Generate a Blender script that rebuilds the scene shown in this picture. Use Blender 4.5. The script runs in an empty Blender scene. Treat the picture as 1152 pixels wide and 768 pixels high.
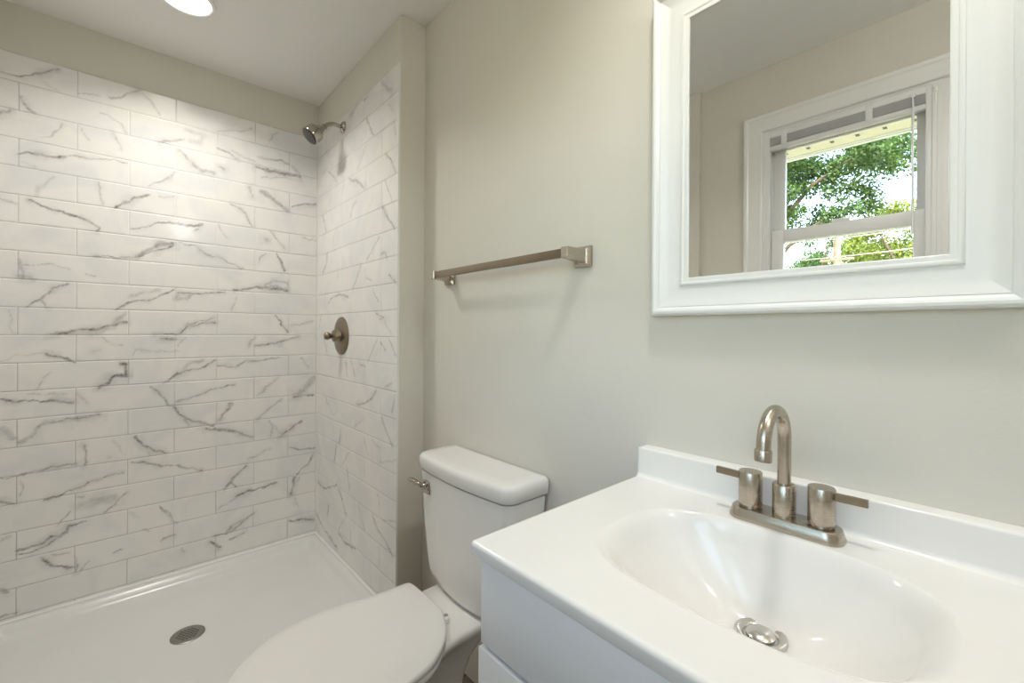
import bpy, bmesh, math, random
import numpy as np
from mathutils import Vector, Matrix

random.seed(7)
sc = bpy.context.scene
col = sc.collection
PI = math.pi

# ------------------------------------------------------------------ camera
# level camera, 15.3 mm, at eye height beside the left wall, turned 42 degrees to the right of the shower axis
F_PX, YAW, PPX, PPY, ROLL, EYE = 488.643, 0.7324, 576.0, 372.6358, 0.0062, 1.141
fw = Vector((math.sin(YAW), math.cos(YAW), 0))
rt = Vector((math.cos(YAW), -math.sin(YAW), 0))
up = Vector((0, 0, 1))
rt2 = rt * math.cos(ROLL) + up * math.sin(ROLL)
up2 = up * math.cos(ROLL) - rt * math.sin(ROLL)
cd = bpy.data.cameras.new('camera')
cam = bpy.data.objects.new('camera', cd)
col.objects.link(cam)
cam.matrix_world = Matrix(((rt2.x, up2.x, -fw.x, 0), (rt2.y, up2.y, -fw.y, 0), (rt2.z, up2.z, -fw.z, EYE), (0, 0, 0, 1)))
cd.sensor_width = 36
cd.lens = F_PX / 1152 * 36
cd.shift_x = (576 - PPX) / 1152
cd.shift_y = -(384 - PPY) / 1152
cd.clip_start = 0.02
cd.clip_end = 300
sc.camera = cam

# ------------------------------------------------------------------ light and exposure
sc.view_settings.view_transform = 'Standard'
sc.view_settings.look = 'None'
sc.view_settings.gamma = 1
sc.view_settings.use_curve_mapping = False
sc.view_settings.exposure = 0.2
LAMP_SHOWER = 5.4       # watts of the downlight over the shower
LAMP_ROOM = 3.9         # watts of the downlight over the vanity
LAMP_FILL = 8.0       # watts of the added fill light, an invented dome behind the camera
LENS = 6.0              # glow of the lamp lenses themselves
SKY = 1.9
SUN = 5.0
w = bpy.data.worlds.new('world')
sc.world = w
w.use_nodes = True
nt = w.node_tree
nt.nodes.clear()
sky = nt.nodes.new('ShaderNodeTexSky')
sky.sky_type = 'NISHITA'
sky.sun_disc = False
sky.sun_elevation = math.radians(48)
sky.sun_rotation = math.radians(110)
sky.air_density = 1.0
sky.dust_density = 2.5
bgn = nt.nodes.new('ShaderNodeBackground')
bgn.inputs['Strength'].default_value = SKY
won = nt.nodes.new('ShaderNodeOutputWorld')
wb = nt.nodes.new('ShaderNodeMix')                     # white balance of the daylight
wb.data_type = 'RGBA'
wb.blend_type = 'MULTIPLY'
wb.inputs[0].default_value = 1.0
wb.inputs[7].default_value = (1.08, 1.0, 0.86, 1)
nt.links.new(sky.outputs[0], wb.inputs[6])
nt.links.new(wb.outputs[2], bgn.inputs[0])
nt.links.new(bgn.outputs[0], won.inputs[0])
sd = bpy.data.lights.new('sun', 'SUN')
sd.energy = SUN
sd.angle = 0.01
sd.color = (1, 0.95, 0.86)
so = bpy.data.objects.new('sun', sd)
col.objects.link(so)
so.location = (6, -2, 8)
so.rotation_euler = Vector((-0.62, 0.28, -0.75)).to_track_quat('-Z', 'Y').to_euler()
sc.cycles.max_bounces = 14
sc.cycles.diffuse_bounces = 8
sc.cycles.glossy_bounces = 6
sc.cycles.transmission_bounces = 8
sc.cycles.transparent_max_bounces = 12
sc.cycles.use_denoising = True
sc.cycles.caustics_reflective = False
sc.cycles.caustics_refractive = False

# ------------------------------------------------------------------ materials
def mat(name, color, rough=0.5, metal=0.0, spec=0.5, coat=0.0, noise=None, bump=None):
    """noise=(scale, amount): slight mottling of the colour; bump=(scale, strength)"""
    m = bpy.data.materials.new(name)
    m.use_nodes = True
    t = m.node_tree
    b = t.nodes['Principled BSDF']
    b.inputs['Base Color'].default_value = (*color, 1)
    b.inputs['Roughness'].default_value = rough
    b.inputs['Metallic'].default_value = metal
    b.inputs['Specular IOR Level'].default_value = spec
    b.inputs['Coat Weight'].default_value = coat
    b.inputs['Coat Roughness'].default_value = 0.06
    tc = t.nodes.new('ShaderNodeTexCoord')
    if noise:
        n = t.nodes.new('ShaderNodeTexNoise')
        n.inputs['Scale'].default_value = noise[0]
        n.inputs['Detail'].default_value = 4
        t.links.new(tc.outputs['Object'], n.inputs['Vector'])
        r = t.nodes.new('ShaderNodeValToRGB')
        k = noise[1]
        r.color_ramp.elements[0].color = (*[c * (1 - k) for c in color], 1)
        r.color_ramp.elements[1].color = (*[min(1, c * (1 + k)) for c in color], 1)
        r.color_ramp.elements[0].position = 0.3
        r.color_ramp.elements[1].position = 0.7
        t.links.new(n.outputs['Fac'], r.inputs['Fac'])
        t.links.new(r.outputs['Color'], b.inputs['Base Color'])
    if bump:
        n2 = t.nodes.new('ShaderNodeTexNoise')
        n2.inputs['Scale'].default_value = bump[0]
        n2.inputs['Detail'].default_value = 3
        t.links.new(tc.outputs['Object'], n2.inputs['Vector'])
        bp = t.nodes.new('ShaderNodeBump')
        bp.inputs['Strength'].default_value = bump[1]
        bp.inputs['Distance'].default_value = 0.002
        t.links.new(n2.outputs['Fac'], bp.inputs['Height'])
        t.links.new(bp.outputs['Normal'], b.inputs['Normal'])
    return m

def emit_mat(name, color, strength):
    m = bpy.data.materials.new(name)
    m.use_nodes = True
    t = m.node_tree
    t.nodes.clear()
    e = t.nodes.new('ShaderNodeEmission')
    e.inputs[0].default_value = (*color, 1)
    e.inputs[1].default_value = strength
    o = t.nodes.new('ShaderNodeOutputMaterial')
    t.links.new(e.outputs[0], o.inputs[0])
    return m

def pane_mat(name):
    m = bpy.data.materials.new(name)
    m.use_nodes = True
    t = m.node_tree
    t.nodes.clear()
    tr = t.nodes.new('ShaderNodeBsdfTransparent')
    tr.inputs[0].default_value = (0.97, 0.985, 0.975, 1)
    gl = t.nodes.new('ShaderNodeBsdfGlossy')
    gl.inputs['Roughness'].default_value = 0.01
    fr = t.nodes.new('ShaderNodeFresnel')
    fr.inputs[0].default_value = 1.35
    mx = t.nodes.new('ShaderNodeMixShader')
    o = t.nodes.new('ShaderNodeOutputMaterial')
    t.links.new(fr.outputs[0], mx.inputs[0])
    t.links.new(tr.outputs[0], mx.inputs[1])
    t.links.new(gl.outputs[0], mx.inputs[2])
    t.links.new(mx.outputs[0], o.inputs[0])
    return m

def brushed(name, color, rough=0.3, stretch=(4, 4, 220)):
    m = mat(name, color, rough, 1.0)
    t = m.node_tree
    b = t.nodes['Principled BSDF']
    tc = t.nodes.new('ShaderNodeTexCoord')
    mp = t.nodes.new('ShaderNodeMapping')
    mp.inputs['Scale'].default_value = stretch
    n = t.nodes.new('ShaderNodeTexNoise')
    n.inputs['Scale'].default_value = 6
    n.inputs['Detail'].default_value = 3
    mr = t.nodes.new('ShaderNodeMapRange')
    mr.inputs['To Min'].default_value = rough * 0.95
    mr.inputs['To Max'].default_value = rough * 1.05
    t.links.new(tc.outputs['Object'], mp.inputs['Vector'])
    t.links.new(mp.outputs[0], n.inputs['Vector'])
    t.links.new(n.outputs['Fac'], mr.inputs['Value'])
    t.links.new(mr.outputs[0], b.inputs['Roughness'])
    return m

def tile_mat():
    m = mat('marble_tile', (0.80, 0.795, 0.775), 0.11, 0, 0.22)
    t = m.node_tree
    b = t.nodes['Principled BSDF']
    at = t.nodes.new('ShaderNodeAttribute')
    at.attribute_name = 'vein'
    tc = t.nodes.new('ShaderNodeTexCoord')
    n = t.nodes.new('ShaderNodeTexNoise')
    n.inputs['Scale'].default_value = 5
    n.inputs['Detail'].default_value = 5
    n.inputs['Distortion'].default_value = 1.2
    r = t.nodes.new('ShaderNodeValToRGB')
    r.color_ramp.elements[0].color = (0.74, 0.745, 0.745, 1)
    r.color_ramp.elements[0].position = 0.36
    r.color_ramp.elements[1].color = (0.81, 0.80, 0.775, 1)
    r.color_ramp.elements[1].position = 0.56
    t.links.new(tc.outputs['Object'], n.inputs['Vector'])
    t.links.new(n.outputs['Fac'], r.inputs['Fac'])
    # speckle that breaks the veins up
    n2 = t.nodes.new('ShaderNodeTexNoise')
    n2.inputs['Scale'].default_value = 120
    n2.inputs['Detail'].default_value = 3
    t.links.new(tc.outputs['Object'], n2.inputs['Vector'])
    mr = t.nodes.new('ShaderNodeMapRange')
    mr.inputs['From Min'].default_value = 0.3
    mr.inputs['From Max'].default_value = 0.7
    mr.inputs['To Min'].default_value = 0.65
    mr.inputs['To Max'].default_value = 1.2
    t.links.new(n2.outputs['Fac'], mr.inputs['Value'])
    mu = t.nodes.new('ShaderNodeMath')
    mu.operation = 'MULTIPLY'
    mu.use_clamp = True
    t.links.new(at.outputs['Fac'], mu.inputs[0])
    t.links.new(mr.outputs[0], mu.inputs[1])
    mx = t.nodes.new('ShaderNodeMix')
    mx.data_type = 'RGBA'
    mx.inputs[7].default_value = (0.17, 0.17, 0.165, 1)
    t.links.new(mu.outputs[0], mx.inputs[0])
    t.links.new(r.outputs['Color'], mx.inputs[6])
    t.links.new(mx.outputs[2], b.inputs['Base Color'])
    return m

def plank_mat():
    m = mat('wood_planks', (0.2, 0.15, 0.11), 0.4)
    t = m.node_tree
    b = t.nodes['Principled BSDF']
    tc = t.nodes.new('ShaderNodeTexCoord')
    br = t.nodes.new('ShaderNodeTexBrick')
    br.inputs['Scale'].default_value = 1
    br.inputs['Brick Width'].default_value = 1.2
    br.inputs['Row Height'].default_value = 0.15
    br.inputs['Mortar Size'].default_value = 0.002
    br.inputs['Color1'].default_value = (0.26, 0.20, 0.15, 1)
    br.inputs['Color2'].default_value = (0.17, 0.13, 0.10, 1)
    br.inputs['Mortar'].default_value = (0.05, 0.04, 0.03, 1)
    mp = t.nodes.new('ShaderNodeMapping')
    mp.inputs['Scale'].default_value = (2, 30, 2)
    n = t.nodes.new('ShaderNodeTexNoise')
    n.inputs['Scale'].default_value = 2.5
    n.inputs['Detail'].default_value = 6
    n.inputs['Distortion'].default_value = 1.5
    mx = t.nodes.new('ShaderNodeMix')
    mx.data_type = 'RGBA'
    mx.blend_type = 'MULTIPLY'
    mx.inputs[0].default_value = 0.7
    t.links.new(tc.outputs['Object'], br.inputs['Vector'])
    t.links.new(tc.outputs['Object'], mp.inputs['Vector'])
    t.links.new(mp.outputs[0], n.inputs['Vector'])
    t.links.new(br.outputs['Color'], mx.inputs[6])
    t.links.new(n.outputs['Color'], mx.inputs[7])
    t.links.new(mx.outputs[2], b.inputs['Base Color'])
    return m

def leaf_mat(name, c1, c2):
    m = mat(name, c1, 0.5, noise=None)
    t = m.node_tree
    b = t.nodes['Principled BSDF']
    at = t.nodes.new('ShaderNodeAttribute')
    at.attribute_name = 'tint'
    mx = t.nodes.new('ShaderNodeMix')
    mx.data_type = 'RGBA'
    mx.inputs[6].default_value = (*c1, 1)
    mx.inputs[7].default_value = (*c2, 1)
    t.links.new(at.outputs['Fac'], mx.inputs[0])
    t.links.new(mx.outputs[2], b.inputs['Base Color'])
    tl = t.nodes.new('ShaderNodeBsdfTranslucent')
    t.links.new(mx.outputs[2], tl.inputs[0])
    ms = t.nodes.new('ShaderNodeMixShader')
    ms.inputs[0].default_value = 0.4
    o = t.nodes['Material Output']
    t.links.new(b.outputs[0], ms.inputs[1])
    t.links.new(tl.outputs[0], ms.inputs[2])
    t.links.new(ms.outputs[0], o.inputs[0])
    return m

M = dict(
    wall=mat('greige_paint', (0.665, 0.64, 0.575), 0.6, 0, 0.3, noise=(3, 0.02), bump=(180, 0.12)),
    ceiling=mat('ceiling_paint', (0.80, 0.80, 0.775), 0.8, 0, 0.2, bump=(160, 0.1)),
    floor=plank_mat(),
    tile=tile_mat(),
    grout=mat('white_grout', (0.66, 0.655, 0.63), 0.8, noise=(40, 0.05)),
    trim=mat('white_gloss_trim', (0.80, 0.80, 0.785), 0.3, noise=(6, 0.01)),
    frame=mat('white_painted_frame', (0.76, 0.77, 0.76), 0.28, noise=(5, 0.01)),
    vinyl=mat('white_vinyl', (0.80, 0.80, 0.80), 0.35, noise=(5, 0.01)),
    acrylic=mat('white_acrylic', (0.70, 0.702, 0.697), 0.22, 0, 0.5, noise=(6, 0.01)),
    ceramic=mat('white_ceramic', (0.775, 0.768, 0.745), 0.1, 0, 0.5, coat=0.3, noise=(6, 0.008)),
    seat=mat('white_seat_plastic', (0.755, 0.75, 0.735), 0.22, noise=(6, 0.01)),
    marble=mat('cultured_marble', (0.81, 0.80, 0.775), 0.14, 0, 0.45, coat=0.0, noise=(6, 0.01)),
    cabinet=mat('white_cabinet_paint', (0.80, 0.81, 0.82), 0.35, noise=(5, 0.01)),
    nickel=brushed('brushed_nickel', (0.50, 0.445, 0.375), 0.27),
    bronze=brushed('brushed_nickel_dark', (0.28, 0.23, 0.17), 0.33, (220, 4, 220)),
    chrome=mat('polished_nickel', (0.42, 0.385, 0.335), 0.12, 1.0, noise=(9, 0.02)),
    steel=mat('satin_steel', (0.62, 0.60, 0.56), 0.25, 1.0, noise=(30, 0.05)),
    grate=mat('dull_steel', (0.36, 0.35, 0.32), 0.35, 1.0, noise=(30, 0.05)),
    dark=mat('dark_rubber', (0.03, 0.03, 0.03), 0.5, noise=(50, 0.1)),
    mirror=mat('mirror_silver', (0.93, 0.95, 0.945), 0.0, 1.0),
    pane=pane_mat('window_glass'),
    slat=mat('blind_slat', (0.80, 0.80, 0.81), 0.4, noise=(8, 0.02)),
    clear=mat('clear_plastic', (0.80, 0.81, 0.82), 0.2, noise=(20, 0.03)),
    soffit=mat('cream_soffit', (0.60, 0.56, 0.43), 0.6, noise=(8, 0.05)),
    bark=mat('bark', (0.09, 0.07, 0.05), 0.9, noise=(12, 0.3), bump=(20, 0.6)),
    polewood=mat('pole_wood', (0.42, 0.33, 0.26), 0.8, noise=(12, 0.2)),
    wire=mat('pale_wire', (0.6, 0.6, 0.58), 0.5, noise=(9, 0.05)),
    leafdark=leaf_mat('leaf_dark', (0.018, 0.055, 0.016), (0.085, 0.165, 0.028)),
    leaflight=leaf_mat('leaf_light', (0.10, 0.17, 0.026), (0.32, 0.37, 0.055)),
    grass=mat('dry_lawn', (0.30, 0.29, 0.19), 0.9, noise=(4, 0.4)),
    siding=mat('siding', (0.7, 0.69, 0.66), 0.7, noise=(4, 0.03)),
    lens_shower=emit_mat('lamp_lens', (1.0, 0.93, 0.82), LENS),
    lens_room=emit_mat('lamp_lens_room', (1.0, 0.97, 0.93), LENS),
    lens_fill=emit_mat('fill_dome_glass', (1.0, 0.96, 0.91), 3.0),  # glow of the added fill dome
)

# ------------------------------------------------------------------ helpers
ORIG = {}

def mesh_obj(name, verts, faces, m, parent=None, smooth=True, origin=None, angle=40):
    o0 = Vector(ORIG[parent.name]) if parent else Vector(origin or (0, 0, 0))
    me = bpy.data.meshes.new(name)
    me.from_pydata([tuple(Vector(v) - o0) for v in verts], [], [tuple(f) for f in faces])
    return finish(name, me, m, parent, smooth, o0, angle)

def finish(name, me, m, parent, smooth, o0, angle=40):
    me.validate()
    for mm in (m if isinstance(m, (list, tuple)) else [m]):
        me.materials.append(mm)
    o = bpy.data.objects.new(name, me)
    col.objects.link(o)
    bm = bmesh.new()
    bm.from_mesh(me)
    bmesh.ops.recalc_face_normals(bm, faces=bm.faces)
    bm.to_mesh(me)
    bm.free()
    if smooth:
        me.shade_smooth()
        if angle:
            me.set_sharp_from_angle(angle=math.radians(angle))
    if parent:
        o.parent = parent
    else:
        o.location = o0
    ORIG[o.name] = tuple(o0)
    return o

def thing(name, label, cat, loc, group=None):
    o = bpy.data.objects.new(name, None)
    o.empty_display_size = 0.05
    col.objects.link(o)
    o.location = loc
    ORIG[o.name] = tuple(loc)
    o['label'] = label
    o['category'] = cat
    if group:
        o['group'] = group
    return o

def struct(o, label=None, cat=None):
    o['kind'] = 'structure'
    if label:
        o['label'] = label
    if cat:
        o['category'] = cat
    return o

class MB:
    """collects shapes in world coordinates; build() links them as one mesh"""
    def __init__(self):
        self.v = []; self.f = []
    def add(self, v, f):
        n = len(self.v)
        self.v += [tuple(a) for a in v]
        self.f += [tuple(i + n for i in q) for q in f]
        return self
    def box(self, x0, x1, y0, y1, z0, z1, bev=0.0, seg=2):
        bm = bmesh.new()
        bmesh.ops.create_cube(bm, size=1)
        for v in bm.verts:
            v.co = Vector(((x0 + x1) / 2 + v.co.x * (x1 - x0), (y0 + y1) / 2 + v.co.y * (y1 - y0), (z0 + z1) / 2 + v.co.z * (z1 - z0)))
        if bev:
            bmesh.ops.bevel(bm, geom=list(bm.edges), offset=bev, segments=seg, profile=0.5, affect='EDGES')
        bm.verts.index_update()
        self.add([v.co.copy() for v in bm.verts], [[v.index for v in f.verts] for f in bm.faces])
        bm.free()
        return self
    def loft(self, rings, cap0=True, cap1=True, closed=True):
        n = len(rings[0]); v = []; f = []
        for r in rings:
            v += r
        for i in range(len(rings) - 1):
            for j in range(n if closed else n - 1):
                k = (j + 1) % n
                f.append((i * n + j, i * n + k, (i + 1) * n + k, (i + 1) * n + j))
        if cap0:
            f.append(tuple(range(n))[::-1])
        if cap1:
            f.append(tuple((len(rings) - 1) * n + j for j in range(n)))
        return self.add(v, f)
    def lathe(self, prof, org, axis, n=40, cap0=True, cap1=True):
        """prof: (radius, distance along axis)"""
        a = Vector(axis).normalized()
        q = a.orthogonal().normalized(); p = a.cross(q)
        o = Vector(org); rings = []
        for r, h in prof:
            rings.append([o + a * h + (q * math.cos(2 * PI * j / n) + p * math.sin(2 * PI * j / n)) * max(r, 1e-5) for j in range(n)])
        return self.loft(rings, cap0, cap1)
    def tube(self, path, rad, n=20, cap=True):
        pts = [Vector(p) for p in path]
        if not isinstance(rad, (list, tuple)):
            rad = [rad] * len(pts)
        rings = []; prev = None
        for i, p in enumerate(pts):
            t = (pts[min(i + 1, len(pts) - 1)] - pts[max(i - 1, 0)]).normalized()
            q = t.orthogonal().normalized() if prev is None else (prev - t * prev.dot(t)).normalized()
            prev = q; s = t.cross(q)
            rings.append([p + (q * math.cos(2 * PI * j / n) + s * math.sin(2 * PI * j / n)) * rad[i] for j in range(n)])
        return self.loft(rings, cap, cap)
    def build(self, name, m, parent=None, smooth=True, origin=None, angle=40):
        return mesh_obj(name, self.v, self.f, m, parent, smooth, origin, angle)

def rrect(cx, cy, hx, hy, r, z, n=8):
    """rounded rectangle ring in the XY plane"""
    pts = []
    for sx, sy, a0 in ((1, 1, 0), (-1, 1, PI / 2), (-1, -1, PI), (1, -1, 3 * PI / 2)):
        for k in range(n + 1):
            a = a0 + k * PI / 2 / n
            pts.append((cx + sx * (hx - r) + r * math.cos(a), cy + sy * (hy - r) + r * math.sin(a), z))
    return pts

def smooth_closed(pts, sub=8):
    """Catmull-Rom through a closed outline"""
    n = len(pts); out = []
    for i in range(n):
        p0, p1, p2, p3 = (np.array(pts[(i + k) % n], float) for k in (-1, 0, 1, 2))
        for k in range(sub):
            t = k / sub
            out.append(tuple(0.5 * (2 * p1 + (p2 - p0) * t + (2 * p0 - 5 * p1 + 4 * p2 - p3) * t * t + (3 * p1 - p0 - 3 * p2 + p3) * t ** 3)))
    return out

# ------------------------------------------------------------------ room shell
XR, XS, YF, YB, ZC, ZF, XL = 0.88, 0.775, 1.4957, 2.409, 2.33, -0.03, -0.403
OY0, OY1, OZ0, OZ1 = -0.419, 0.706, 1.03, 2.045       # window opening in the left wall
struct(MB().box(-0.53, 1.0, -1.12, 2.53, -0.15, ZF).build('floor', M['floor'], None, False))
struct(MB().box(-0.53, 1.0, -1.12, 2.53, ZC, ZC + 0.14).build('ceiling', M['ceiling'], None, False))
struct(MB().box(XR, 1.0, -1.12, YF, ZF, ZC).build('wall_right', M['wall'], None, False))
struct(MB().box(XS, 1.0, YF, 2.53, ZF, ZC, 0.0015, 2).build('wall_inner', M['wall'], None, False))
struct(MB().box(-0.53, XS, YB, 2.53, ZF, ZC).build('wall_back', M['wall'], None, False))
struct(MB().box(-0.53, 1.0, -1.12, -1.0, ZF, ZC).build('wall_front', M['wall'], None, False))
wl = MB()
wl.box(-0.53, XL, -1.0, OY0, ZF, ZC)
wl.box(-0.53, XL, OY1, 0.983, ZF, ZC)
wl.box(-0.53, XL + 0.016, 0.983, YB, ZF, ZC)
wl.box(-0.53, XL, OY0, OY1, OZ1, ZC)
wl.box(-0.53, XL, OY0, OY1, ZF, OZ0)
struct(wl.build('wall_left', M['wall'], None, False))

# ------------------------------------------------------------------ marble tile on the shower walls
def vnoise(x, y, seed, cell):
    rs = np.random.RandomState(seed)
    g = rs.rand(256, 256)
    fx, fy = x / cell, y / cell
    ix, iy = np.floor(fx).astype(int), np.floor(fy).astype(int)
    tx, ty = fx - ix, fy - iy
    tx, ty = tx * tx * (3 - 2 * tx), ty * ty * (3 - 2 * ty)
    a, b = g[ix % 256, iy % 256], g[(ix + 1) % 256, iy % 256]
    c, d = g[ix % 256, (iy + 1) % 256], g[(ix + 1) % 256, (iy + 1) % 256]
    return (a * (1 - tx) + b * tx) * (1 - ty) + (c * (1 - tx) + d * tx) * ty

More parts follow.
